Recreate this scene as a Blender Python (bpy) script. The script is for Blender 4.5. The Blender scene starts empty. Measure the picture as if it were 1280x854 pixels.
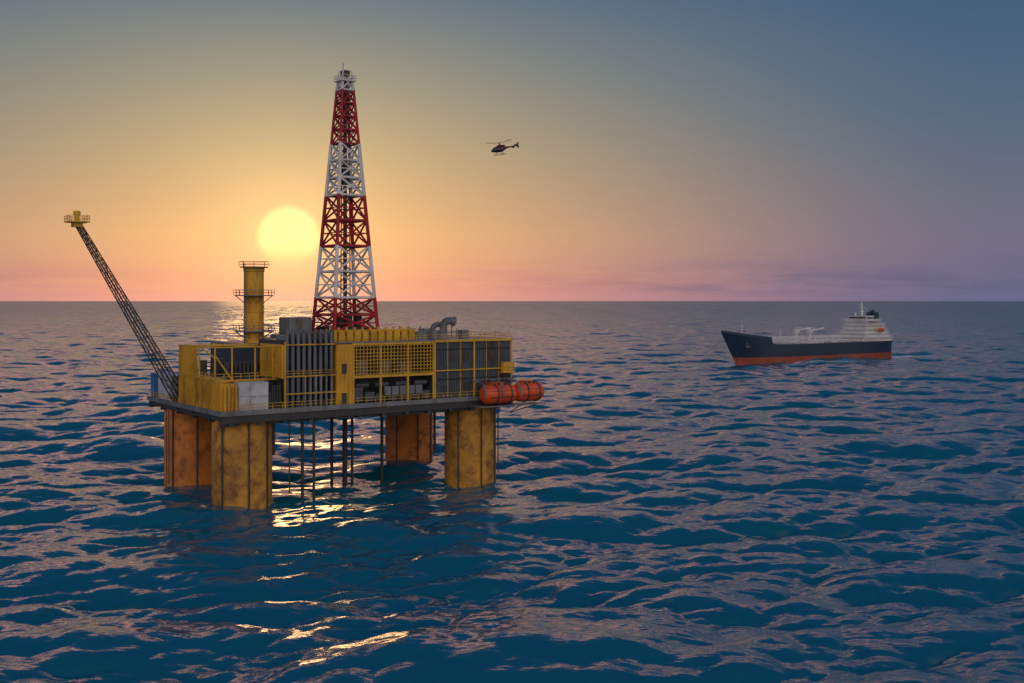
import bpy, math, random
import numpy as np
from mathutils import Vector, Matrix
random.seed(7)
scene=bpy.context.scene
scene.view_settings.view_transform='Standard'
scene.view_settings.look='None'
scene.view_settings.exposure=0
R=math.radians

def lin(c):
    return tuple(((x/255)/12.92 if x/255<=0.04045 else ((x/255+0.055)/1.055)**2.4) for x in c)+(1,)

# ------------------------------------------------------------ materials
def newmat(name):
    m=bpy.data.materials.new(name); m.use_nodes=True
    nt=m.node_tree
    return m,nt,nt.nodes['Principled BSDF']
def paint(name,col,dirt=(0.05,0.03,0.02),amt=0.5,scale=0.6,rough=0.55,metal=0.0,streak=True,var=0.25):
    m,nt,b=newmat(name)
    N=nt.nodes;L=nt.links
    tc=N.new('ShaderNodeTexCoord')
    mp=N.new('ShaderNodeMapping'); L.new(tc.outputs['Object'],mp.inputs[0])
    mp.inputs['Scale'].default_value=(1,1,0.25 if streak else 1)
    n1=N.new('ShaderNodeTexNoise'); n1.inputs['Scale'].default_value=scale; n1.inputs['Detail'].default_value=9; n1.inputs['Roughness'].default_value=.68
    L.new(mp.outputs[0],n1.inputs['Vector'])
    r1=N.new('ShaderNodeValToRGB'); r1.color_ramp.elements[0].position=.62-amt*.3; r1.color_ramp.elements[1].position=.78-amt*.2
    L.new(n1.outputs['Fac'],r1.inputs[0])
    n2=N.new('ShaderNodeTexNoise'); n2.inputs['Scale'].default_value=scale*.35; n2.inputs['Detail'].default_value=5
    L.new(tc.outputs['Object'],n2.inputs['Vector'])
    mr=N.new('ShaderNodeMapRange'); mr.inputs[1].default_value=.3; mr.inputs[2].default_value=.7
    mr.inputs[3].default_value=1-var; mr.inputs[4].default_value=1+var*.4
    L.new(n2.outputs['Fac'],mr.inputs[0])
    sc=N.new('ShaderNodeVectorMath'); sc.operation='SCALE'; sc.inputs[0].default_value=col[:3]
    L.new(mr.outputs[0],sc.inputs['Scale'])
    mx=N.new('ShaderNodeMixRGB'); L.new(r1.outputs[0],mx.inputs[0]); L.new(sc.outputs[0],mx.inputs[1])
    mx.inputs[2].default_value=tuple(dirt)+(1,)
    L.new(mx.outputs[0],b.inputs['Base Color'])
    b.inputs['Roughness'].default_value=rough; b.inputs['Metallic'].default_value=metal
    bp=N.new('ShaderNodeBump'); bp.inputs['Strength'].default_value=.25; bp.inputs['Distance'].default_value=.05
    L.new(n1.outputs['Fac'],bp.inputs['Height']); L.new(bp.outputs[0],b.inputs['Normal'])
    return m
M={}
M['yellow']=paint('yellow_paint',(.72,.39,.03),(.2,.09,.02),.4,.5)
M['rail']=paint('rail_yellow',(.72,.42,.04),(.25,.13,.02),.2,1)
M['legY']=paint('leg_weathered_yellow',(.68,.34,.05),(.19,.085,.03),.6,.35,.7,var=.35,streak=False)
M['legR']=paint('leg_rusted_orange',(.78,.27,.05),(.26,.09,.035),.5,.35,.7,var=.3,streak=False)
M['dark']=paint('dark_steel',(.045,.05,.055),(.09,.05,.03),.3,.5)
M['steel']=paint('grey_steel',(.2,.22,.24),(.1,.07,.05),.4,.5)
M['pipe']=paint('pipe_grey',(.11,.135,.16),(.06,.045,.035),.4,.5,.4,.3)
M['panel']=paint('panel_bluegrey',(.08,.11,.15),(.05,.035,.03),.4,.5)
M['white']=paint('white_paint',(.8,.8,.8),(.4,.3,.22),.2,.5)
M['wcont']=paint('container_white',(.6,.64,.7),(.3,.22,.15),.3,.7)
M['blue']=paint('container_blue',(.03,.2,.5),(.08,.06,.05),.25,.7)
M['red']=paint('derrick_red',(.42,.012,.025),(.14,.02,.02),.25,.4)
M['orange']=paint('lifeboat_orange',(.8,.1,.02),(.3,.06,.02),.25,.5,.35)
M['deck']=paint('deck_plate',(.2,.17,.14),(.1,.06,.035),.6,.4,.8)
M['hullblue']=paint('hull_navy',(.012,.035,.075),(.03,.03,.04),.25,.08,.4)
M['hullred']=paint('hull_red',(.36,.07,.03),(.15,.05,.03),.5,.08,.5)
M['sdeck']=paint('ship_deck',(.2,.12,.09),(.1,.06,.05),.4,.2,.8)
M['helired']=paint('heli_red',(.13,.012,.02),(.1,.01,.01),.1,1,.25,var=.1)
M['helinavy']=paint('heli_navy',(.02,.03,.08),(.02,.02,.05),.1,1,.25,var=.1)
m,nt,b=newmat('dark_glass'); b.inputs['Base Color'].default_value=(.01,.015,.02,1); b.inputs['Roughness'].default_value=.06; M['glass']=m

# ------------------------------------------------------------ builder
class B:
    def __init__(s): s.v=[];s.f=[];s.m=[]
    def add(s,vs,fs,mi=0):
        o=len(s.v); s.v+= [tuple(p) for p in vs]; s.f+=[tuple(i+o for i in f) for f in fs]; s.m+=[mi]*len(fs)
    def box(s,x0,x1,y0,y1,z0,z1,mi=0):
        s.add([(x0,y0,z0),(x1,y0,z0),(x1,y1,z0),(x0,y1,z0),(x0,y0,z1),(x1,y0,z1),(x1,y1,z1),(x0,y1,z1)],
              [(0,3,2,1),(4,5,6,7),(0,1,5,4),(1,2,6,5),(2,3,7,6),(3,0,4,7)],mi)
    def cbox(s,x,y,z,w,d,h,mi=0): s.box(x-w/2,x+w/2,y-d/2,y+d/2,z,z+h,mi)
    def tube(s,p,q,r,n=6,r2=None,mi=0):
        p=Vector(p);q=Vector(q); d=(q-p)
        if d.length<1e-5: return
        d.normalize()
        a=d.cross(Vector((0,0,1)))
        if a.length<1e-3: a=Vector((1,0,0))
        a.normalize(); c=d.cross(a); r2=r if r2 is None else r2
        vs=[]
        for k in range(n):
            t=2*math.pi*(k+.5)/n; o=a*math.cos(t)+c*math.sin(t)
            vs.append(p+o*r)
        for k in range(n):
            t=2*math.pi*(k+.5)/n; o=a*math.cos(t)+c*math.sin(t)
            vs.append(q+o*r2)
        fs=[(k,(k+1)%n,n+(k+1)%n,n+k) for k in range(n)]+[tuple(range(n))[::-1],tuple(range(n,2*n))]
        s.add(vs,fs,mi)
    def path(s,pts,r,n=8,mi=0):
        for a,b_ in zip(pts[:-1],pts[1:]): s.tube(a,b_,r,n,None,mi)
    def lathe(s,p,axis,prof,n=20,mi=0,flat=1.0):
        # prof: list of (t,r) along axis
        p=Vector(p);d=Vector(axis).normalized()
        a=d.cross(Vector((0,0,1)))
        if a.length<1e-3:a=Vector((1,0,0))
        a.normalize();c=d.cross(a)
        vs=[];fs=[]
        for t,r in prof:
            for k in range(n):
                th=2*math.pi*k/n
                vs.append(p+d*t+a*math.cos(th)*r+c*math.sin(th)*r*flat)
        for i in range(len(prof)-1):
            for k in range(n):
                fs.append((i*n+k,i*n+(k+1)%n,(i+1)*n+(k+1)%n,(i+1)*n+k))
        fs.append(tuple(range(n))[::-1]); fs.append(tuple((len(prof)-1)*n+k for k in range(n)))
        s.add(vs,fs,mi)
    def rail(s,pts,h=1.15,sp=1.6,r=.06,mi=0,bars=2):
        for a,b_ in zip(pts[:-1],pts[1:]):
            a=Vector(a);b_=Vector(b_); L_=(b_-a).length; n=max(1,int(L_/sp))
            for k in range(1,bars+1):
                o=Vector((0,0,h*k/bars)); s.tube(a+o,b_+o,r,5,None,mi)
            for k in range(n+1):
                p=a.lerp(b_,k/n); s.tube(p,p+Vector((0,0,h)),r,5,None,mi)
    def ribs(s,axis,c,a0,a1,z0,z1,step,w,t,mi=0):
        # vertical ribs along a wall; axis 'u' wall runs in x at y=c, 'v' wall runs in y at x=c
        a=a0
        while a<a1-1e-6:
            if axis=='u': s.box(a,a+w,c-t,c,z0,z1,mi)
            else: s.box(c-t,c,a,a+w,z0,z1,mi)
            a+=step
    def obj(s,name,mats,parent=None,smooth=False):
        me=bpy.data.meshes.new(name); me.from_pydata(s.v,[],s.f); 
        if not isinstance(mats,(list,tuple)): mats=[mats]
        for mm in mats: me.materials.append(mm)
        me.polygons.foreach_set('material_index',s.m)
        if smooth:
            me.polygons.foreach_set('use_smooth',[True]*len(s.f))
        me.update()
        o=bpy.data.objects.new(name,me); scene.collection.objects.link(o)
        if smooth:
            md=o.modifiers.new('es','EDGE_SPLIT'); md.split_angle=R(40)
        if parent: o.parent=parent
        return o
def empty(name,loc,rz=0,parent=None):
    e=bpy.data.objects.new(name,None); scene.collection.objects.link(e)
    e.location=loc; e.rotation_euler=(0,0,rz)
    if parent:e.parent=parent
    return e

# ============================================================ OIL PLATFORM
PO=(-53.1,216,0); PA=R(36)
rig=empty('offshore_oil_platform',PO,PA)
Z0=19.0
LEGS=[(0,0,'legY'),(54,0,'legY'),(0,28,'legR'),(54,27,'legR')]
for i,(u,v,mk) in enumerate(LEGS):
    b=B(); b.lathe((u,v,-14),(0,0,1),[(0,5.8),(32.2,5.8)],64)
    for z in (4.5,11): b.lathe((u,v,z),(0,0,1),[(0,5.83),(.02,5.86),(.22,5.86),(.24,5.83)],64)
    b.obj('leg_%d'%(i+1),M[mk],rig,True)
b=B()
# caissons + ladders on legs
for (u,v,_) in LEGS:
    for ang in (-100,-150,-60):
        a=R(ang); x=u+6.1*math.cos(a); y=v+6.1*math.sin(a)
        b.tube((x,y,-6),(x,y,18),.16,6)
        for z in (3,8,13): b.tube((x,y,z),(u+5.7*math.cos(a),v+5.7*math.sin(a),z),.1,5)
a=R(180)
for (u,v,an) in ((0,28,200),(54,0,-20)):
    for da in (-3,3):
        a=R(an+da); b.tube((u+6.5*math.cos(a),v+6.5*math.sin(a),1),(u+6.5*math.cos(a),v+6.5*math.sin(a),19),.07,5)
    for z in np.arange(1.5,18,.6):
        p=[(u+6.5*math.cos(R(an+d)),v+6.5*math.sin(R(an+d)),z) for d in (-3,3)]; b.tube(p[0],p[1],.04,4)
b.obj('leg_pipes_and_ladders',M['dark'],rig)
# deck
b=B(); b.box(-7,61,-7,36,18.3,Z0)
b.obj('deck_plate',M['deck'],rig)
b=B()
for v in (-6.6,0,9,18,28,35.4):
    b.box(-6.8,60.8,v-.25,v+.25,16.9,18.3); b.box(-6.8,60.8,v-.55,v+.55,16.7,16.9)
for u in (-6.5,0,10,20,30,40,54,60.3):
    b.box(u-.2,u+.2,-6.9,35.8,17.2,18.25)
b.obj('deck_girders',M['dark'],rig)
b=B(); b.box(-7.15,61.15,-7.15,-7.0,18.15,19.12); b.box(-7.15,-7.0,-7.0,36.15,18.15,19.12); b.box(61.0,61.15,-7,36.15,18.15,19.12)
b.obj('deck_edge_trim',M['steel'],rig)
# conductors
b=B()
for u,v,r,zb in ((10.9,-4.2,.32,-6),(12.9,-5.2,.28,-6),(27.5,9.7,.55,-6),(29.6,10.3,.3,-6),(26,13,.35,-6),(5.5,-2.5,.3,9.5),(38,12,.35,-6),(7.5,-5.5,.15,2),(47,4,.3,6)):
    b.tube((u,v,zb),(u,v,18.3),r,10)
for z in (6,12.5): 
    b.tube((27.5,9.7,z),(29.6,10.3,z),.14,5)
b.obj('drilling_conductors',M['dark'],rig,True)
b=B()
for k in range(12):
    u=-5+k*5.5
    b.box(u,u+.9,-6,-4,15.9+random.random()*.4,16.9)
b.tube((-6,-5,16.2),(58,-5,16.2),.25,8); b.tube((-6,-3.6,16.0),(58,-3.6,16.0),.16,8)
b.obj('underdeck_services',M['pipe'],rig)

# --- left (u<6): yellow module, mezzanine, frame
b=B()
b.box(-6.8,-4.2,-6.3,14,Z0,24.3)          # low yellow wall module
b.ribs('v',-6.8,-6.3,14,Z0+.1,24.2,.9,.3,.14)
b.box(-4.2,-3.7,-6.3,-3.0,Z0,24.0)
for k in range(4): b.lathe((-6.1+.72*k,-6.75,Z0),(0,0,1),[(0,.3),(.1,.33),(4.6,.33),(4.9,.15)],10)
b.box(-6.9,-3.9,14,16.6,Z0,31)             # tall yellow column
b.ribs('v',-6.9,14.1,16.5,Z0+.2,30.8,.8,.25,.1)
b.box(-6.6,6,-3.0,17,24.35,24.75)            # mezzanine edge
# left face of pipe rack module
b.box(5.6,6,-6.6,4,24.8,31.4)
for v in (-6.6,-3.2,.3,3.6): b.box(5.4,5.6,v,v+.35,24.8,31.4)
for z in (24.9,27.9,31.0): b.box(5.45,5.6,-6.2,3.6,z,z+.25)
b.obj('yellow_modules',M['yellow'],rig)
b=B(); b.box(-3.6,5.9,-2.9,16.5,24.76,24.8); b.box(-3.5,5.9,-2.2,16,Z0,24.2)
b.obj('mezzanine_floor_and_rooms',M['dark'],rig)
b=B()
zt=31
for (u,v) in ((-6.6,-2.8),(-6.6,5.5),(-3.2,-2.8),(1.5,-2.8),(5.2,-2.8)): b.tube((u,v,24.7),(u,v,zt),.17,6)
for p,q in (((-6.6,-2.8,zt),(5.5,-2.8,zt)),((-6.6,-2.8,zt),(-6.6,14,zt)),((-6.6,5.5,zt),(5.5,5.5,zt)),((-6.6,10,zt),(5.5,10,zt)),((0,-2.8,zt),(0,16,zt)),((-6.6,-2.8,29),(-6.6,5.5,31)),((-3.2,-2.8,24.7),(-6.6,-2.8,29.5))):
    b.tube(p,q,.16,6)
b.rail([(-6.6,-2.95,24.75),(5.4,-2.95,24.75)]); b.rail([(-6.6,-2.95,24.75),(-6.6,14,24.75)])
b.rail([(-6.9,-6.9,Z0),(60.9,-6.9,Z0)],h=1.2,sp=2); b.rail([(-6.9,16.7,Z0),(-6.9,35.8,Z0)]); b.rail([(60.9,-6.9,Z0),(60.9,35,Z0)])
b.rail([(-6.7,-6.2,24.3),(-6.7,14,24.3)],h=1)
b.obj('yellow_frame_and_rails',M['rail'],rig)
b=B()
for k in range(8):
    for j in range(2):
        b.lathe((-1.2+.85*k,4.4+j*1.1,24.8),(0,0,1),[(0,.36),(2.6,.36),(2.9,.26),(3.1,.1)],10)
for k in range(5): b.cbox(-4+2*k,9+random.random()*4,24.8,1.3,1.5,1.5+2*random.random())
for k in range(4): b.lathe((3.6+.5*k,-6.3,Z0),(0,0,1),[(0,.2),(4.6,.2)],8)
b.box(2.9,5.5,-6.2,-5.0,Z0,22.2)
b.obj('gas_bottle_rack',M['dark'],rig,True)

# --- pipe rack u 6..17
b=B(); b.box(6,17,-4.8,6,Z0,32.2); b.obj('pipe_rack_backing',M['dark'],rig)
b=B()
for k in range(9):
    b.lathe((6.7+1.2*k,-6.1,Z0),(0,0,1),[(0,.43),(14.2,.43),(14.6,.3),(14.7,.3),(14.7,.2)],12)
    b.lathe((7.3+1.2*k,-5.2,Z0),(0,0,1),[(0,.42),(15.0,.42),(15.3,.2)],10)
b.obj('drill_pipe_rack',M['pipe'],rig,True)
b=B()
for k in range(6): b.lathe((10.3+1.15*k,-6.75,Z0),(0,0,1),[(0,.22),(6,.22),(6.2,.1)],8)
b.obj('small_risers',M['steel'],rig,True)
b=B()
for z in (21.6,25,31.2): b.box(5.9,17,-6.95,-6.7,z,z+.26)
b.box(5.85,6.15,-6.95,-6.6,Z0,32)
b.rail([(6,-7,25.2),(17,-7,25.2)],h=1)
# --- yellow wall u 17..20.7
b.box(17.05,20.7,-6.8,-4,Z0,31.2)
b.ribs('u',-6.8,17.2,20.6,Z0+.2,31,.85,.3,.14)
b.obj('yellow_wall_bay',M['yellow'],rig)
b=B(); b.box(18.2,19.3,-7.0,-6.96,19.2,21.4); b.box(18.2,19.3,-7.0,-6.96,25.3,27.3); b.obj('doors',M['dark'],rig)

# --- central block u 20.7..40
b=B(); b.box(17,40,-2.0,34,Z0,30.8); b.box(20.7,40,-6.6,-2,24.3,24.7)
b.box(6,17,6.1,33,Z0,30.5)
b.obj('central_building',M['dark'],rig)
b=B()
# lattice screen
for k in range(25):
    u=20.9+k*.8; b.box(u-.07,u+.07,-6.75,-6.62,24.8,30.9)
for k in range(9):
    z=24.9+k*.72; b.box(20.7,40,-6.85,-6.76,z,z+.13)
b.box(20.7,40.2,-6.9,-6.5,30.9,31.35); b.box(20.7,40.2,-6.92,-6.5,24.2,24.75)
for u in (20.7,27,33.5,39.8): b.box(u,u+.35,-6.98,-6.6,Z0,31)
b.obj('lattice_screen',M['rail'],rig)
b=B()
for k in range(7):
    b.box(21.3+k*2.7,23.5+k*2.7,-6.0,-3.4,Z0+.3,Z0+1.6+1.9*random.random())
for k in range(4):
    b.lathe((22+k*4.7,-5.2,22.6),(1,0,0),[(0,.3),(.1,.55),(3,.55),(3.1,.3)],12)
b.obj('process_skids',M['panel'],rig,True)
b=B()
for k in range(5): b.box(28.2+k*1.9,29.8+k*1.9,-6.55,-6.1,20.4,22.2)
for k in range(3): b.box(22.0+k*5.2,24.5+k*5.2,-6.3,-2.1,25,26.5+random.random()*2)
b.obj('control_cabinets',M['steel'],rig)
# roof + yellow tanks on top
b=B(); b.box(17,40.1,-6.9,34,31.36,31.6); b.box(40.2,60.6,-6.9,34,31.2,31.5); b.box(6,17,6.1,33,30.6,30.9)
b.obj('roof_plates',M['steel'],rig)
b=B()
for k in range(11):
    u=17.4+k*1.85; b.box(u,u+1.45,-3.6,-.6,31.6,33.7+.0*k); b.box(u+.1,u+1.35,-3.7,-3.6,31.9,33.4)
b.box(17.2,37.8,-3.2,-.8,33.7,33.95)
for k in range(11): b.lathe((18.1+k*1.85,-2.1,33.95),(0,0,1),[(0,.3),(.5,.3),(.55,.1)],8)
b.box(24,37,3,21,31.6,33.2)
b.obj('mud_tanks_and_substructure',M['yellow'],rig)
b=B(); b.rail([(17,-6.7,31.6),(40,-6.7,31.6),(60.4,-6.7,31.6),(60.4,33.8,31.6)],h=1.1,sp=2.0)
for k,(u) in enumerate((40.2,50.2,60.3)):
    b.box(u,u+.28 if u!=50.2 else u+.4,-7.0,-6.75,Z0,31.6)
b.box(40.2,60.6,-7.04,-6.75,31.1,31.62); b.box(40.2,60.6,-7.03,-6.75,24.9,25.15); b.box(60.6,60.8,-6.9,34,31.1,31.6)
for u in (43.5,46.8,53.6,57): b.box(u,u+.12,-6.9,-6.7,Z0,31)
b.box(57.2,60.4,-8.4,-7.05,24.0,24.2);b.box(57.4,60.2,-8.2,-7.05,24.2,26.4)
b.rail([(57.2,-8.4,24.2),(60.4,-8.4,24.2)],h=1.1)
b.obj('yellow_right_frames',M['rail'],rig)
b=B(); b.box(40.2,60.4,-6.5,34,Z0,31.15)
b.ribs('u',-6.5,40.5,60.3,Z0+.2,31.0,.55,.26,.16)
b.obj('cladded_module',M['panel'],rig)
b=B()
for u,z in ((44,27),(47.5,27),(54.3,27),(42,20),(48,20.2),(55.5,20.2)):
    b.box(u,u+1.6,-6.72,-6.67,z,z+2)
b.tube((41,-6.9,23.2),(60,-6.9,23.2),.12,6); b.tube((41,-6.9,29.6),(60,-6.9,29.6),.09,6)
b.obj('module_doors_and_pipes',M['dark'],rig)
# roof clutter
b=B()
for k in range(34):
    u=random.uniform(18,59); v=random.uniform(0,31)
    if 23<u<38 and 2<v<22: continue
    b.cbox(u,v,31.55,random.uniform(.8,3),random.uniform(.8,3),random.uniform(.4,2.0))
for k in range(18):
    u=random.uniform(18,59); v=random.uniform(-2,31); b.tube((u,v,31.5),(u,v,31.5+random.uniform(1,2.8)),.14,6)
b.box(16,21.2,13,18.5,31.6,36.4); b.ribs('u',13,16.1,21.1,31.8,36.2,.6,.25,.1)
b.box(8,11,-3,2,32.2,33.0)
b.obj('roof_equipment',M['steel'],rig)
b=B()
pts=[Vector((46.8,0,31.5)),Vector((46.8,0,34.2))]
for k in range(1,7):
    t=R(90*k/6); pts.append(Vector((46.8+1.3*(1-math.cos(t)),0,34.2+1.3*math.sin(t))))
pts.append(pts[-1]+Vector((1.0,0,0)))
b.path(pts,.85,14)
b.tube(pts[-1],pts[-1]+Vector((.5,0,-.1)),.85,14,1.15); b.lathe((46.8,0,31.5),(0,0,1),[(0,1.3),(.6,1.3),(1.2,.86)],14)
pts=[p+Vector((-1.6,2,-.8)) for p in pts]; b.path(pts,.6,12)
b.obj('exhaust_goosenecks',M['steel'],rig,True)

# stack tower
b=B(); b.lathe((10,18,24.8),(0,0,1),[(0,2.1),(21.4,2.1),(21.5,2.25),(22.4,2.25)],28); 
for z in (29,33,37.5): b.lathe((10,18,z),(0,0,1),[(0,2.1),(.02,2.2),(.25,2.2),(.27,2.1)],28)
b.obj('exhaust_stack',M['yellow'],rig,True)
b=B()
def ringplat(b,u,v,z,r):
    b.lathe((u,v,z),(0,0,1),[(0,r),(.22,r)],8)
    pts=[(u+r*.98*math.cos(R(45*k+22)),v+r*.98*math.sin(R(45*k+22)),z+.2) for k in range(9)]
    b.rail(pts,h=1.1,sp=1.6,r=.055)
ringplat(b,10,18,33.4,4.4); ringplat(b,10,18,41.0,4.4); ringplat(b,10,18,47.1,3.2)
for z,r in ((33.4,4.1),(41,4.1)):
    for k in range(8):
        a=R(45*k); b.tube((10+r*math.cos(a),18+r*math.sin(a),z),(10+2*math.cos(a),18+2*math.sin(a),z-1.6),.09,5)
b.tube((7.6,17,25),(7.6,17,48),.08,5);b.tube((7.6,17.6,25),(7.6,17.6,48),.08,5)
for z in np.arange(25.5,48,.6): b.tube((7.6,17,z),(7.6,17.6,z),.04,4)
b.obj('stack_platforms',M['steel'],rig)

# --- derrick
DU,DV=30.3,15
levels=[33.2,36.9,40.7]+[46.5,52.2]+[57.9,63.5]+[67.4,71.3,75.1]+[78.2,81.2,84.2,87.1]+[90]
def hw(z): return 5.35+(1.25-5.35)*(z-33.5)/(89-33.5)
def band(z): # 0 red 1 white
    return 0 if (z<40.6 or 52.1<z<63.4 or 75<z<87) else 1
b=B()
for z0,z1 in zip(levels[:-1],levels[1:]):
    mi=band((z0+z1)/2); a0=hw(z0);a1=hw(z1)
    c0=[(DU+sx*a0,DV+sy*a0,z0) for sx,sy in((-1,-1),(1,-1),(1,1),(-1,1))]
    c1=[(DU+sx*a1,DV+sy*a1,z1) for sx,sy in((-1,-1),(1,-1),(1,1),(-1,1))]
    th=.24 if z0>75 else .3
    for k in range(4):
        b.tube(c0[k],c1[k],.42 if z0<75 else .32,6,None,mi)
        k2=(k+1)%4
        b.tube(c0[k],c0[k2],th,5,None,mi)
        b.tube(c0[k],c1[k2],th*.8,5,None,mi); b.tube(c0[k2],c1[k],th*.8,5,None,mi)
        if z0<70:
            h0=(Vector(c0[k])+Vector(c1[k]))/2; h1=(Vector(c0[k2])+Vector(c1[k2]))/2
            b.tube(h0,h1,.15,4,None,mi)
zt=90; a=hw(zt)
for sx,sy in((-1,-1),(1,-1),(1,1),(-1,1)): b.tube((DU+sx*a,DV+sy*a,zt),(DU+sx*1.0,DV+sy*1.0,91.6),.14,5,None,1)
b.box(DU-1.8,DU+1.8,DV-1.8,DV+1.8,89.0,89.25,1)
b.rail([(DU-1.8,DV-1.8,89.2),(DU+1.8,DV-1.8,89.2),(DU+1.8,DV+1.8,89.2),(DU-1.8,DV+1.8,89.2),(DU-1.8,DV-1.8,89.2)],h=1.1,mi=1)
b.obj('derrick_lattice',[M['red'],M['white']],rig)
b=B()
b.tube((DU,DV,33),(DU,DV,89),.45,8); b.tube((DU+1,DV-.6,33),(DU+.6,DV-.6,86),.14,5); b.tube((DU-1.1,DV,33),(DU-.7,DV,88),.14,5)
b.cbox(DU,DV,66,1.4,1.4,4.5); b.cbox(DU,DV,90.2,1.6,1.6,1.3); b.tube((DU-.5,DV,91),(DU-.5,DV,93.2),.08,4)
for z in (40.7,52.2,63.5,75.1):
    w=hw(z)*.96; b.box(DU-w,DU+w,DV+w*.35,DV+w,z-.08,z+.05)
b.box(DU-4.5,DU+4.5,DV-4.5,DV+4.5,33.3,34.2)
for k in range(7): b.cbox(DU+random.uniform(-3.5,3.5),DV+random.uniform(-3.5,3.5),34.2,1.4,1.4,random.uniform(1,3))
b.obj('derrick_hoist_and_floor',M['dark'],rig)

# --- flare boom
b=B()
bA=Vector((-5.5,19,19.2)); bT=Vector((-26.2,19.5,55.4))
ax=(bT-bA); Ln=ax.length; ax.normalize(); s1=Vector((0,1,0)); s2=ax.cross(s1).normalized()
def bw(t): return 1.5*(1-t)+.55*t
nc=22
def corner(t,k):
    w=bw(t); sx,sy=((-1,-1),(1,-1),(1,1),(-1,1))[k%4]
    return bA+ax*(Ln*t)+s1*(sx*w)+s2*(sy*w*.8)
for i in range(nc):
    t0,t1=i/nc,(i+1)/nc
    for k in range(4):
        b.tube(corner(t0,k),corner(t1,k),.13,5); b.tube(corner(t0,k),corner(t0,k+1),.07,4)
        if (i+k)%2: b.tube(corner(t0,k),corner(t1,k+1),.07,4)
        else: b.tube(corner(t0,k+1),corner(t1,k),.07,4)
b.tube(bA,bT,.17,6)
for dv in (-2.4,2.4): b.tube((-5.5,19+dv*.6,19),( -5.5,19+dv*.8,24.5),.2,6)
b.box(-6.6,-4.2,17.5,20.8,19,20)
b.obj('flare_boom_lattice',M['dark'],rig)
b=B(); x,y,z=bT; b.box(x-1.9,x+1.9,y-1.9,y+1.9,z,z+.25); b.rail([(x-1.9,y-1.9,z+.2),(x+1.9,y-1.9,z+.2),(x+1.9,y+1.9,z+.2),(x-1.9,y+1.9,z+.2),(x-1.9,y-1.9,z+.2)],h=1.1,sp=1.2)
b.lathe((x,y,z+.2),(0,0,1),[(0,.5),(1.2,.5),(1.3,.7),(2.1,.7)],10); b.box(x-.9,x+.9,y-.9,y+.9,z-.9,z)
b.obj('flare_tip_platform',M['rail'],rig)

# --- containers (own objects)
def container(name,u,v,z,L_,W_,H_,body,ends=None,rot=0):
    c=math.cos(PA);s_=math.sin(PA)
    e=empty(name,(PO[0]+u*c-v*s_,PO[1]+u*s_+v*c,z),PA+rot)
    b=B(); b.box(.08,L_-.08,.08,W_-.08,.1,H_-.08)
    n=int((L_-.4)/.42)
    for k in range(n):
        x=.2+k*(L_-.4)/n
        b.box(x,x+.2,.03,.08,.2,H_-.2); b.box(x,x+.2,W_-.08,W_-.03,.2,H_-.2)
    b.obj('corrugated_body',body,e)
    b=B()
    for x in (0,L_-.14):
        for y in (0,W_-.14): b.box(x,x+.14,y,y+.14,0,H_)
    for y in (0,W_-.12):
        for z_ in (0,H_-.14): b.box(.14,L_-.14,y+.01,y+.11,z_+.01,z_+.13)
    for z_ in (0,H_-.14):
        for x in (0,L_-.12): b.box(x+.01,x+.11,.14,W_-.14,z_+.01,z_+.13)
    for y in (.5,1.0,1.5,2.0): b.tube((-.02,y,.2),(-.02,y,H_-.2),.03,5)
    b.box(.02,.08,.15,W_-.15,.15,H_-.15)
    b.obj('frame_and_doors',ends or body,e)
container('shipping_container',-3.3,-6.4,19.0,6,2.45,2.65,M['wcont'])
container('shipping_container',-3.3,-6.4,21.68,6,2.45,2.65,M['wcont'])
container('shipping_container',-6.6,30.8,19.0,6.2,4.6,5.2,M['blue'])
container('shipping_container',-3.7,21.8,19.0,8.6,2.9,5.3,M['wcont'],rot=R(90))

# --- lifeboats (capsule) + davit
def lifeboat(u,v,z,L_):
    c=math.cos(PA);s_=math.sin(PA)
    e=empty('lifeboat',(PO[0]+u*c-v*s_,PO[1]+u*s_+v*c,z),PA)
    r=2.15; b=B(); prof=[]
    for k in range(9):
        t=R(90*k/8); prof.append((r*.8*(1-math.cos(t)),r*max(.02,math.sin(t))))
    prof+= [(L_/2-1,r),(L_/2-.95,r*1.03),(L_/2-.8,r*1.03),(L_/2-.75,r)]
    for k in range(8,-1,-1):
        t=R(90*k/8); prof.append((L_-r*.8*(1-math.cos(t)),r*max(.02,math.sin(t))))
    b.lathe((0,0,0),(1,0,0),prof,28)
    b.box(L_*.25,L_*.6,-.7,.7,1.9,2.6)
    b.obj('capsule_hull',M['orange'],e,True)
    b=B()
    for x in (L_*.3,L_*.45,L_*.6): b.box(x,x+.5,-1.0,-.5+.0,2.02-.1,2.4)
    b.tube((1.2,-2.1,-.6),(L_-1.2,-2.1,-.6),.1,6); b.tube((1.2,-2.05,.75),(L_-1.2,-2.05,.75),.05,6)
    b.lathe((L_*.33,0,0),(1,0,0),[(0,r),(.01,r+.12),(.3,r+.12),(.31,r)],28)
    b.lathe((L_*.72,0,0),(1,0,0),[(0,r),(.01,r+.12),(.3,r+.12),(.31,r)],28)
    b.obj('straps_and_fenders',M['dark'],e)
lifeboat(50.4,-9.6,19.6,9.2); lifeboat(59.0,-9.6,19.7,8.0)
b=B()
for u in (49.9,54.5,59.2,65.5):
    pts=[Vector((u,-6.9,22.6))]
    for k in range(7):
        t=R(180-30*k*1.0); pts.append(Vector((u,-9.6+2.7*math.cos(R(70+k*20)),19.7+2.7*math.sin(R(70+k*20)))))
    if u<61: b.path(pts,.2,8)
b.tube((49.9,-6.9,22.6),(61,-6.9,22.6),.18,6)
b.box(49,66,-11,-7.2,16.9,17.1)
for u in (50,55,60,65): b.tube((u,-10.8,17),(min(u,60),-7,15.0),.12,5)
b.obj('davits',M['steel'],rig,True)

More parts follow.
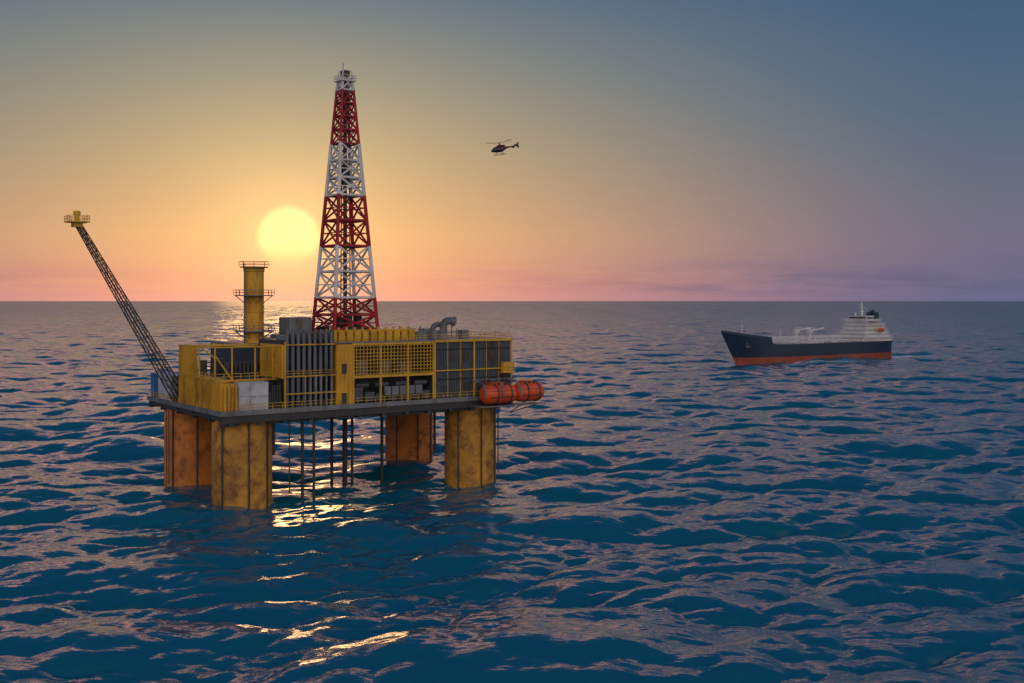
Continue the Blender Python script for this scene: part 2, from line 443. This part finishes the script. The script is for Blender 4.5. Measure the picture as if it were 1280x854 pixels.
# ============================================================ TANKER
ship=empty('tanker_ship',(199,730,0),math.atan2(-87,-124))
st=[(-76,.55,12.6,.6),(-74,.8,12.6,.45),(-66,.95,12.4,.75),(-50,1,12.2,.97),(-20,1,12,1),(20,1,12,1),(42,.97,12.2,.95),(50,.92,12.8,.86),(51,.91,15.6,.85),(60,.78,16.6,.62),(68,.55,17.8,.34),(74,.34,18.8,.12),(79,.2,19.5,.0),(84,.03,20.2,.0)]
HB=12.5
b=B(); rows=[]; nz=9
for (x,bd,h,bwl) in st:
    row=[]
    for j in range(nz):
        t=j/(nz-1); z=-3+(4.8+3)*min(1,t/.4) if t<=.4 else 4.8+(h-4.8)*(t-.4)/.6
        f=max(0,(z+3)/(h+3)); w=HB*(bwl+(bd-bwl)*f**1.3)
        xx=x
        if x>60: # rake
            xx=x-(1-max(0,z)/h)*(x-60)*.52
        row.append((xx,w,z))
    rows.append(row)
vs=[]
for row in rows:
    for p in row: vs.append(p)
    for p in row: vs.append((p[0],-p[1],p[2]))
b.v=vs
W_=2*nz
for i in range(len(rows)-1):
    for j in range(nz-1):
        mi=1 if rows[i][j+1][2]<=4.81 else 0
        a=i*W_+j; c=(i+1)*W_+j
        b.f.append((a,c,c+1,a+1)); b.m.append(mi)
        a+=nz;c+=nz
        b.f.append((a,a+1,c+1,c)); b.m.append(mi)
    b.f.append((i*W_+nz-1,(i+1)*W_+nz-1,(i+1)*W_+2*nz-1,i*W_+2*nz-1)); b.m.append(2)
for j in range(nz-1): b.f.append((j,j+1,nz+j+1,nz+j)); b.m.append(1 if rows[0][j+1][2]<=4.81 else 0)
b.obj('hull',[M['hullblue'],M['hullred'],M['sdeck']],ship,True)
b=B()
# bulwark at bow
for i in range(8,len(rows)-1):
    for sgn in (1,-1):
        p=rows[i][-1];q=rows[i+1][-1]
        b.add([(p[0],sgn*p[1],p[2]),(q[0],sgn*q[1],q[2]),(q[0],sgn*q[1],q[2]+1.4),(p[0],sgn*p[1],p[2]+1.4)],[(0,1,2,3)])
b.obj('bow_bulwark',M['hullblue'],ship)
b=B()
# deck piping, catwalk, manifold, cranes
for y in (-3,-1.5,0,1.5,3): b.tube((-36,y,13.6),(48,y,13.6),.35,6)
b.box(-36,48,-5.2,-4,15.2,15.4); b.box(-36,48,4,5.2,15.2,15.4)
for x in range(-34,48,6):
    b.box(x,x+.5,-5.2,5.2,12.1,13.2); b.tube((x,-4.6,12),(x,-4.6,15.3),.2,5); b.tube((x,4.6,12),(x,4.6,15.3),.2,5)
    b.cbox(x+3,random.choice((-8,8,-7)),12.1,1.8,1.8,random.uniform(1,2.4))
b.rail([(-36,-4,15.4),(48,-4,15.4)],sp=3,r=.13); b.rail([(-36,4,15.4),(48,4,15.4)],sp=3,r=.13)
for s_ in (1,-1):
    b.rail([(-74,s_*9.6,12.5),(-50,s_*12.2,12.2),(42,s_*12.0,12.2),(50,s_*11.3,12.8)],sp=3,r=.14,h=1.6)
b.box(3,13,-9,9,12.1,13.6)
for y in (-8,-5,-2,1,4,7): b.tube((4,y,14.5),(12,y,14.5),.4,8)
for y in (-5.5,5.5):
    b.tube((8,y,12),(8,y,20.5),.8,8); b.tube((8,y,20.3),(-6,y,21.8),.5,6); b.cbox(8,y,18.6,2.6,2.4,2.8); b.tube((8,y,22.5),(-1,y,21.2),.12,4); b.tube((8,y,20),(8,y,22.6),.3,5)
b.tube((66,0,17.6),(66,0,27),.3,6,.15); b.cbox(62,0,16.5,5,8,2); b.cbox(56,4,15.8,2,2,1.6); b.cbox(56,-4,15.8,2,2,1.6); b.box(65.5,66.5,-1.5,1.5,23.5,23.8)
b.tube((30,0,12),(30,0,21),.25,6)
b.obj('deck_piping_and_cranes',M['white'],ship)
b=B()
tiers=[(-71,-40,11.3,12.3,15.2),(-69,-43,10,15.2,18),(-67,-45,9.3,18,20.7),(-66,-46.5,8.8,20.7,23.4),(-60,-47,8.6,23.4,26.2)]
for x0,x1,w,z0,z1 in tiers:
    b.box(x0,x1,-w,w,z0,z1-.25); b.box(x0-.7,x1+.7,-w-.8,w+.8,z1-.25,z1)
    b.rail([(x0-.6,-w-.7,z1),(x1+.6,-w-.7,z1),(x1+.6,w+.7,z1),(x0-.6,w+.7,z1),(x0-.6,-w-.7,z1)],sp=2.5,r=.09)
b.box(-56,-47.5,-13,13,26.2,26.5); b.box(-55.5,-48,-7.5,7.5,26.5,29.3); b.box(-56,-47.5,-8,8,29.3,29.6)
b.rail([(-56,-13,26.5),(-47.5,-13,26.5),(-47.5,13,26.5),(-56,13,26.5)],sp=2.5,r=.1)
b.tube((-53,0,29.5),(-53,0,41.5),.7,6,.35); b.tube((-53,-3.2,35),(-53,3.2,35),.28,5); b.tube((-53,0,37.5),(-50.5,0,37.5),.35,5); b.tube((-53,-2,32.5),(-53,2,32.5),.3,5)
b.tube((-50,3,29.5),(-50,3,33),.18,5); b.lathe((-51,-4,29.6),(0,0,1),[(0,.4),(.8,.4),(1,.9),(1.8,.9),(2.2,.3)],10)
b.tube((-53,0,38),(-65,0,28),.06,4)
b.box(-74,-67,-8,8,15.2,15.5)
for y in (-10.8,10.8): b.tube((-62,y,18.2),(-62,y,21.8),.25,5); b.tube((-55,y,18.2),(-55,y,21.8),.25,5)
b.obj('superstructure',M['white'],ship)
b=B()
for x0,x1,w,z0,z1 in tiers:
    x=x0+1.3
    while x<x1-1.5:
        for s_ in (1,-1): b.box(x,x+.9,s_*w-.03,s_*w+.03,z0+1.1,z0+1.9)
        x+=2.3
    y=-w+1
    while y<w-1:
        b.box(x1-.03,x1+.03,y,y+.9,z0+1.1,z0+1.9); y+=2.2
b.box(-55,-48.4,-7.54,7.54,27.6,28.7); b.box(-48.1,-47.96,-7,7,27.6,28.7)
b.obj('windows',M['glass'],ship)
b=B(); b.box(-67.5,-61.8,-3.2,3.2,23.4,31.0); b.box(-67.2,-62.2,-2.8,2.8,31,32)
for y in (-1.5,0,1.5): b.tube((-64.5,y,32),(-64.5,y,33.6),.5,8)
b.obj('funnel',M['hullblue'],ship)
b=B()
for s_ in (1,-1): b.lathe((-63,s_*11,20),(1,0,0),[(0,.1),(.5,.8),(1.5,1.2),(6,1.2),(7.5,.8),(8.2,.1)],12)
b.obj('ship_rescue_boats',M['orange'],ship,True)
b=B()
for s_ in (1,-1):
    b.tube((67.5,s_*5.6,14.6),(67.2,s_*6.2,10.6),.35,6); b.tube((66,s_*6.6,10.9),(68.6,s_*5.7,10.9),.4,6); b.tube((66,s_*6.6,10.9),(66,s_*6.6,12.2),.3,5); b.tube((68.6,s_*5.7,10.9),(68.6,s_*5.7,12.2),.3,5)
b.obj('anchors',M['steel'],ship)

# ============================================================ HELICOPTER
HY=392.0
heli=empty('helicopter',((625-640)/1372*HY,HY,40+(376-187)/1372*HY),R(180+16))
heli.rotation_euler=(R(4),R(7),R(180+16))
def loft(b,sts,n=20,mi=0,mfun=None):
    vs=[]
    for (x,zc,w,h) in sts:
        for k in range(n):
            t=2*math.pi*k/n; ct,st_=math.cos(t),math.sin(t)
            e=.85
            vs.append((x,w*abs(ct)**e*(1 if ct>=0 else -1),zc+h*abs(st_)**e*(1 if st_>=0 else -1)))
    o=len(b.v); b.v+=vs
    for i in range(len(sts)-1):
        for k in range(n):
            f=(i*n+k,i*n+(k+1)%n,(i+1)*n+(k+1)%n,(i+1)*n+k)
            c=sum((Vector(vs[j]) for j in f),Vector())/4
            b.f.append(tuple(j+o for j in f)); b.m.append(mfun(c) if mfun else mi)
    b.f.append(tuple(o+k for k in range(n))); b.m.append(mi); b.f.append(tuple(o+(len(sts)-1)*n+k for k in range(n))[::-1]); b.m.append(mi)
b=B()
body=[(3.35,-.35,.06,.06),(3.15,-.3,.42,.35),(2.8,-.2,.68,.6),(2.3,-.05,.88,.82),(1.7,.08,1.0,1.0),(1.0,.15,1.05,1.1),(.2,.15,1.05,1.12),(-.5,.15,1.0,1.08),(-1.2,.25,.85,.9),(-1.9,.4,.6,.65),(-2.5,.52,.38,.42),(-3.2,.6,.27,.3),(-5,.75,.2,.22),(-6.8,.9,.14,.15)]
def mf(c):
    if c.x>1.75 and c.z>-.1: return 2
    if -.3<c.x<1.6 and .15<c.z<.85 and abs(c.y)>.5 and not(.55<c.x<.75): return 2
    if c.z<-.15 and c.x>-2.2: return 1
    if c.x<-4.2: return 1
    return 0
fine=[]
for a_,c_ in zip(body[:-1],body[1:]):
    for t in (0,.25,.5,.75): fine.append(tuple(a_[i]*(1-t)+c_[i]*t for i in range(4)))
fine.append(body[-1])
loft(b,fine,28,0,mf)
b.obj('fuselage',[M['helired'],M['helinavy'],M['glass']],heli,True)
b=B()
loft(b,[(1.1,1.25,.2,.1),(.8,1.35,.42,.25),(-.2,1.4,.48,.35),(-1.2,1.3,.4,.3),(-1.9,1.1,.2,.15)],14)
b.tube((-1.2,.4,1.3),(-2.0,.45,1.45),.16,8); b.tube((-1.2,-.4,1.3),(-2.0,-.45,1.45),.16,8)
def plate(b,pts,y,t):
    n=len(pts); b.add([(x,y-t,z) for x,z in pts]+[(x,y+t,z) for x,z in pts],[tuple(range(n))[::-1],tuple(range(n,2*n))]+[(k,(k+1)%n,n+(k+1)%n,n+k) for k in range(n)])
plate(b,[(-6.0,.9),(-6.9,2.25),(-7.35,2.25),(-7.0,.9),(-7.2,.0),(-6.8,.0)],0,.07)
b.box(-5.7,-5.1,-1.3,1.3,.74,.82)
for s_ in (1,-1): plate(b,[(-5.0,.4),(-5.0,1.15),(-5.8,1.3),(-5.8,.3)],s_*1.32,.04)
b.obj('engine_cowl_and_tail',M['helired'],heli,True)
b=B()
b.tube((0,0,1.5),(0,0,2.35),.11,8); b.lathe((0,0,2.2),(0,0,1),[(0,.1),(.05,.3),(.2,.3),(.3,.1)],12)
for k in range(3):
    a=R(12+120*k); d=Vector((math.cos(a),math.sin(a),0)); n_=Vector((-d.y,d.x,0))
    secs=[]
    for s_,w,dz in ((.2,.1,0),(1,.2,.02),(3,.22,.05),(5.3,.2,.2),(5.5,.06,.22)):
        c=d*s_+Vector((0,0,2.36+dz)); secs.append([c-n_*w-Vector((0,0,.04)),c+n_*w-Vector((0,0,.04)),c+n_*w+Vector((0,0,.04)),c-n_*w+Vector((0,0,.04))])
    vs=[p for s__ in secs for p in s__]; fs=[(0,1,2,3)]
    for i in range(4):
        for j in range(4): fs.append((i*4+j,i*4+(j+1)%4,i*4+4+(j+1)%4,i*4+4+j))
    fs.append((16,17,18,19)); b.add(vs,fs)
for k in range(2):
    a=R(35+180*k); b.tube((-6.75,.28,1.0),(-6.75+1.0*math.cos(a),.28,1.0+1.0*math.sin(a)),.07,5)
b.tube((-6.75,0,1.0),(-6.75,.32,1.0),.09,6)
for s_ in (1,-1):
    y=s_*1.15
    b.path([Vector((2.5,y,-1.55)),Vector((2.15,y,-1.75)),Vector((-1.9,y,-1.75))],.075,6)
    for x in (1.3,-.8): b.tube((x,y,-1.75),(x,s_*.6,-.8),.07,6)
b.obj('rotors_and_skids',M['dark'],heli)

# ============================================================ OCEAN
def tile(N,L,seed,wd,lam,pw,lcut,iso=.04):
    rng=np.random.default_rng(seed)
    k1=np.fft.fftfreq(N,d=L/N)*2*np.pi
    kx,ky=np.meshgrid(k1,k1,indexing='xy'); k=np.sqrt(kx**2+ky**2); k[0,0]=1
    kp=2*np.pi/lam
    cosf=(kx*math.cos(wd)+ky*math.sin(wd))/k
    P=np.exp(-1.25*(kp/k)**2)/k**4*(np.abs(cosf)**pw+iso)
    P[0,0]=0
    h0=(rng.normal(size=(N,N))+1j*rng.normal(size=(N,N)))*np.sqrt(P)
    base=np.real(np.fft.ifft2(h0)); s=1/base.std()
    out=[]
    for lc in lcut:
        H=h0*np.exp(-(k*lc)**2)
        h=np.real(np.fft.ifft2(H))*s
        dx=np.real(np.fft.ifft2(-1j*kx/k*H))*s
        dy=np.real(np.fft.ifft2(-1j*ky/k*H))*s
        out.append(np.stack([dx,dy,h],-1).astype(np.float32))
    return out
def samp(T,L,x,y):
    N=T.shape[0]
    fx=(x/L*N)%N; fy=(y/L*N)%N
    ix=np.floor(fx).astype(np.int32)%N; iy=np.floor(fy).astype(np.int32)%N
    tx=(fx-np.floor(fx))[:,None].astype(np.float32); ty=(fy-np.floor(fy))[:,None].astype(np.float32)
    ix1=(ix+1)%N; iy1=(iy+1)%N
    return (T[iy,ix]*(1-tx)+T[iy,ix1]*tx)*(1-ty)+(T[iy1,ix]*(1-tx)+T[iy1,ix1]*tx)*ty
rr=[12.0]
while rr[-1]<70: rr.append(rr[-1]*1.02)
while rr[-1]<9000: rr.append(rr[-1]*1.0031)
q=1.004
while rr[-1]<90000: rr.append(rr[-1]*q); q=min(q*1.01,1.12)
rr=np.array(rr); drr=np.gradient(rr)
th=np.concatenate([np.linspace(-math.pi,-R(33),60,endpoint=False),np.linspace(-R(33),R(33),860),np.linspace(R(33),math.pi,61)[1:]])
dth=np.gradient(th)
RR,TH=np.meshgrid(rr,th,indexing='ij')
X=(RR*np.sin(TH)).ravel(); Y=(RR*np.cos(TH)).ravel()
sp=np.maximum(drr[:,None],RR*dth[None,:]*.7).ravel()
lc=[.25,.8,2.0,4.5]
WD=R(-82)
TA=tile(1024,510,5,WD,58,6,lc,.02)
TB=tile(512,173,11,WD+R(22),15,3.0,lc,.04)
D=np.zeros((X.size,3),np.float32)
lw=np.log(np.clip(sp*.45,lc[0],lc[-1]))
ll=np.log(np.array(lc))
ca,sa=math.cos(.35),math.sin(.35)
XB=X*ca+Y*sa; YB=-X*sa+Y*ca
for i in range(len(lc)):
    fp=np.zeros(len(lc)); fp[i]=1
    w=np.interp(lw,ll,fp).astype(np.float32)
    idx=np.nonzero(w>0)[0]
    if idx.size==0: continue
    a_=samp(TA[i],510,X[idx],Y[idx])*.98
    b_=samp(TB[i],173,XB[idx],YB[idx])*.2
    bb=b_.copy(); bb[:,0]=b_[:,0]*ca-b_[:,1]*sa; bb[:,1]=b_[:,0]*sa+b_[:,1]*ca
    D[idx]+=w[idx,None]*(a_+bb)
fade=np.clip((sp-35)/100,0,1); D*=(1-fade)[:,None].astype(np.float32)
chop=1.25*np.clip(1-(sp-6)/20,0,1)
co=np.empty((X.size,3),np.float32)
co[:,0]=X+D[:,0]*chop; co[:,1]=Y+D[:,1]*chop; co[:,2]=D[:,2]
subrough=np.interp(np.log(sp),np.log([.8,3,12,60]),[0,.08,.2,.26]).astype(np.float32)
# foam
foam=np.clip((D[:,2]-2.1)/1.2,0,1)*.5
c_,s_=math.cos(math.atan2(-87,-124)),math.sin(math.atan2(-87,-124))
lx=(X-199)*c_+(Y-730)*s_; ly=-(X-199)*s_+(Y-730)*c_
hbw=12.5*np.interp(lx,[-76,-66,-50,42,60,73],[.6,.8,1,1,.6,.05])
dd=np.abs(ly)-hbw
foam+=np.where((lx>-80)&(lx<76),np.clip(1-np.abs(dd)/np.interp(lx,[-80,40,76],[3.5,5.0,13]),0,1),0)
foam+=np.where(lx<=-76,np.clip(1-np.abs(ly)/(13+(-76-lx)*.05),0,1)*np.clip(1-(-76-lx)/260,0,1)*.9,0)
arm=np.abs(np.abs(ly)-(78-lx)*.36-2)
foam+=np.where((lx<78)&(lx>-90),np.clip(1-arm/7,0,1)*np.clip((lx+90)/140,0,1),0)
cp,sp_=math.cos(PA),math.sin(PA)
for (u,v,_) in LEGS:
    gx=PO[0]+u*cp-v*sp_; gy=PO[1]+u*sp_+v*cp
    d=np.hypot(X-gx,Y-gy)-5.8; foam+=np.clip(1-np.abs(d)/1.2,0,1)*.45
foam=np.clip(foam,0,1).astype(np.float32)
nr,nt_=RR.shape
I=(np.arange(nr-1)[:,None]*nt_+np.arange(nt_-1)[None,:]).ravel()
F=np.stack([I,I+1,I+nt_+1,I+nt_],1)[:, ::-1].astype(np.int32)
me=bpy.data.meshes.new('ocean_water')
me.vertices.add(len(co)); me.vertices.foreach_set('co',co.ravel())
me.loops.add(F.size); me.loops.foreach_set('vertex_index',F.ravel())
me.polygons.add(len(F)); me.polygons.foreach_set('loop_start',np.arange(0,F.size,4,dtype=np.int32))
me.polygons.foreach_set('loop_total',np.full(len(F),4,np.int32))
me.polygons.foreach_set('use_smooth',np.ones(len(F),bool))
at=me.attributes.new('foam','FLOAT','POINT'); at.data.foreach_set('value',foam)
at=me.attributes.new('wavelet_roughness','FLOAT','POINT'); at.data.foreach_set('value',subrough)
me.update(calc_edges=True)
oc=bpy.data.objects.new('ocean_water',me); scene.collection.objects.link(oc)
m,nt,b=newmat('sea_water'); N=nt.nodes; L=nt.links
WC=(.006,.12,.19,1)
b.inputs['IOR'].default_value=1.33
ge=N.new('ShaderNodeNewGeometry')
def noise(scale,det,sx=1,sy=1):
    mp=N.new('ShaderNodeMapping'); mp.inputs['Scale'].default_value=(sx,sy,1); L.new(ge.outputs['Position'],mp.inputs[0])
    n=N.new('ShaderNodeTexNoise'); n.inputs['Scale'].default_value=scale; n.inputs['Detail'].default_value=det; n.inputs['Roughness'].default_value=.5; L.new(mp.outputs[0],n.inputs['Vector']); return n
n1=noise(.8,4,.5,1.3); n2=noise(.14,3,.5,1.2)
b1=N.new('ShaderNodeBump'); b1.inputs['Strength'].default_value=.5; b1.inputs['Distance'].default_value=1.1; L.new(n2.outputs['Fac'],b1.inputs['Height'])
b2=N.new('ShaderNodeBump'); b2.inputs['Strength'].default_value=.5; b2.inputs['Distance'].default_value=.2; L.new(n1.outputs['Fac'],b2.inputs['Height']); L.new(b1.outputs[0],b2.inputs['Normal'])
L.new(b2.outputs[0],b.inputs['Normal'])
fa=N.new('ShaderNodeAttribute'); fa.attribute_name='foam'
nf=noise(.8,8); 
mu=N.new('ShaderNodeMath'); mu.operation='ADD'; L.new(fa.outputs['Fac'],mu.inputs[0]); L.new(nf.outputs['Fac'],mu.inputs[1])
mr=N.new('ShaderNodeMapRange'); mr.inputs[1].default_value=.92; mr.inputs[2].default_value=1.35; L.new(mu.outputs[0],mr.inputs[0])
mx=N.new('ShaderNodeMixRGB'); L.new(mr.outputs[0],mx.inputs[0]); mx.inputs[1].default_value=WC; mx.inputs[2].default_value=(.7,.75,.8,1)
L.new(mx.outputs[0],b.inputs['Base Color'])
mr2=N.new('ShaderNodeMapRange'); mr2.inputs[3].default_value=.06; mr2.inputs[4].default_value=.6; L.new(mr.outputs[0],mr2.inputs[0])
ra=N.new('ShaderNodeAttribute'); ra.attribute_name='wavelet_roughness'
ad=N.new('ShaderNodeMath'); ad.operation='ADD'; L.new(mr2.outputs[0],ad.inputs[0]); L.new(ra.outputs['Fac'],ad.inputs[1]); L.new(ad.outputs[0],b.inputs['Roughness'])
me.materials.append(m)

# ============================================================ SKY
SUN=Vector((-279/1372,1,79/1372)).normalized()
w=bpy.data.worlds.new('sky'); scene.world=w; w.use_nodes=True
nt=w.node_tree;N=nt.nodes;L=nt.links
for n in list(N): N.remove(n)
out=N.new('ShaderNodeOutputWorld'); bg=N.new('ShaderNodeBackground'); L.new(bg.outputs[0],out.inputs[0])
tc=N.new('ShaderNodeTexCoord')
def math_(op,a,b_=None,clamp=False):
    n=N.new('ShaderNodeMath'); n.operation=op; n.use_clamp=clamp
    for i,x in enumerate((a,b_)):
        if x is None: continue
        if isinstance(x,(int,float)): n.inputs[i].default_value=x
        else: L.new(x,n.inputs[i])
    return n.outputs[0]
def mrange(x,a,b_,c=0,d=1,smooth=True):
    n=N.new('ShaderNodeMapRange'); 
    if smooth:n.interpolation_type='SMOOTHSTEP'
    n.inputs[1].default_value=a;n.inputs[2].default_value=b_;n.inputs[3].default_value=c;n.inputs[4].default_value=d
    L.new(x,n.inputs[0]); return n.outputs[0]
def mix(f,a,b_,bt='MIX'):
    n=N.new('ShaderNodeMixRGB'); n.blend_type=bt
    for i,x in enumerate((f,a,b_)):
        if isinstance(x,(int,float)): n.inputs[i].default_value=x
        elif isinstance(x,tuple): n.inputs[i].default_value=x
        else: L.new(x,n.inputs[i])
    return n.outputs[0]
nz_=N.new('ShaderNodeVectorMath'); nz_.operation='NORMALIZE'; L.new(tc.outputs['Generated'],nz_.inputs[0])
sx=N.new('ShaderNodeSeparateXYZ'); L.new(nz_.outputs[0],sx.inputs[0])
elev=math_('MULTIPLY',math_('ARCSINE',sx.outputs[2]),180/math.pi)
az=math_('MULTIPLY',math_('ARCTAN2',sx.outputs[0],sx.outputs[1]),180/math.pi)
azd=math_('ABSOLUTE',math_('SUBTRACT',az,-11.5))
e90=math_('DIVIDE',elev,90,True)
def ramp(pts):
    n=N.new('ShaderNodeValToRGB'); cr=n.color_ramp
    while len(cr.elements)<len(pts): cr.elements.new(.5)
    for i,(p,c) in enumerate(pts):
        cr.elements[i].position=p
    for i,(p,c) in enumerate(pts):
        cr.elements[i].color=lin(c)
    L.new(e90,n.inputs[0]); return n.outputs[0]
A=ramp([(0,(218,144,138)),(.012,(216,148,122)),(.0367,(218,166,114)),(.081,(180,157,118)),(.127,(138,138,124)),(.17,(96,114,126)),(.21,(62,104,140)),(.5,(26,84,138)),(1,(20,62,110))])
Bc=ramp([(0,(96,102,138)),(.012,(102,102,134)),(.03,(108,104,130)),(.06,(100,104,124)),(.105,(78,100,123)),(.17,(58,89,122)),(.21,(44,94,140)),(.5,(24,82,138)),(1,(20,62,110))])
C=ramp([(0,(205,180,180)),(.05,(255,222,195)),(.2,(255,232,215)),(.4,(200,200,210)),(.7,(80,105,140)),(1,(22,58,100))])  # sky behind the camera, brightened as added fill light on the rig fronts
sky=mix(mrange(azd,0,36),A,Bc)
# unseen bright pink cloud band, added above the frame for reflections on the water
hv=N.new('ShaderNodeCombineXYZ'); L.new(math_('MULTIPLY',az,.07),hv.inputs[0]); L.new(math_('MULTIPLY',elev,.2),hv.inputs[1])
hn=N.new('ShaderNodeTexNoise'); hn.inputs['Scale'].default_value=1.0; hn.inputs['Detail'].default_value=5; L.new(hv.outputs[0],hn.inputs['Vector'])
hf=math_('MULTIPLY',math_('MULTIPLY',mrange(elev,16.5,18.5),mrange(elev,21,26,1,0)),mrange(hn.outputs['Fac'],.38,.5,.0,1))
hf=math_('MULTIPLY',hf,mrange(azd,10,42,1,.16))
sky=mix(hf,sky,(2.7,1.2,.72,1))
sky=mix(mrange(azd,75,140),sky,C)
# thin low haze clouds
cv=N.new('ShaderNodeCombineXYZ'); L.new(math_('MULTIPLY',az,.09),cv.inputs[0]); L.new(math_('MULTIPLY',elev,.95),cv.inputs[1])
cn=N.new('ShaderNodeTexNoise'); cn.inputs['Scale'].default_value=1.3; cn.inputs['Detail'].default_value=9; cn.inputs['Roughness'].default_value=.65; L.new(cv.outputs[0],cn.inputs['Vector'])
cf=mrange(cn.outputs['Fac'],.4,.6)
band_=math_('MULTIPLY',mrange(elev,.15,.6),mrange(elev,.8,2.6,1,0))
cf=math_('MULTIPLY',math_('MULTIPLY',cf,band_),mrange(azd,3,12,.15,.6))
cc=mix(mrange(azd,8,26),lin((186,122,126)),lin((86,92,126)))
sky=mix(cf,sky,cc)
# glow & disc
dt=N.new('ShaderNodeVectorMath'); dt.operation='DOT_PRODUCT'; L.new(nz_.outputs[0],dt.inputs[0]); dt.inputs[1].default_value=SUN
ang=math_('MULTIPLY',math_('ARCCOSINE',math_('MINIMUM',dt.outputs['Value'],1.0)),180/math.pi)
gl=math_('EXPONENT',math_('MULTIPLY',ang,-1/3.4))
gl=math_('MULTIPLY',gl,.55)
sky=mix(gl,sky,(1.0,.64,.24,1),'ADD')
disc=math_('MULTIPLY',mrange(ang,1.2,1.8,1,0),mrange(elev,1.7,3.3,.05,1))
sky=mix(disc,sky,(1.4,1.0,.38,1))
ns=N.new('ShaderNodeTexSky'); ns.sky_type='NISHITA'; ns.sun_disc=False; ns.sun_elevation=R(3.3); ns.sun_rotation=R(-11.5)
sky=mix(.005,sky,ns.outputs[0],'ADD')
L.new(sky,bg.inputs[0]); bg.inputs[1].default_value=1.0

sl=bpy.data.lights.new('sun','SUN'); sl.energy=.1; sl.color=(1,.55,.22); sl.angle=R(7)
so=bpy.data.objects.new('sun',sl); scene.collection.objects.link(so); so.rotation_euler=SUN.to_track_quat('Z','Y').to_euler(); so.location=(0,0,200)

# ============================================================ CAMERA
cam=bpy.data.cameras.new('camera'); co_=bpy.data.objects.new('camera',cam); scene.collection.objects.link(co_)
co_.location=(0,0,40); co_.rotation_euler=(R(90),0,0)
cam.sensor_width=36; cam.lens=36*1372/1280; cam.shift_y=-51/1280; cam.clip_end=150000; cam.clip_start=1
scene.camera=co_
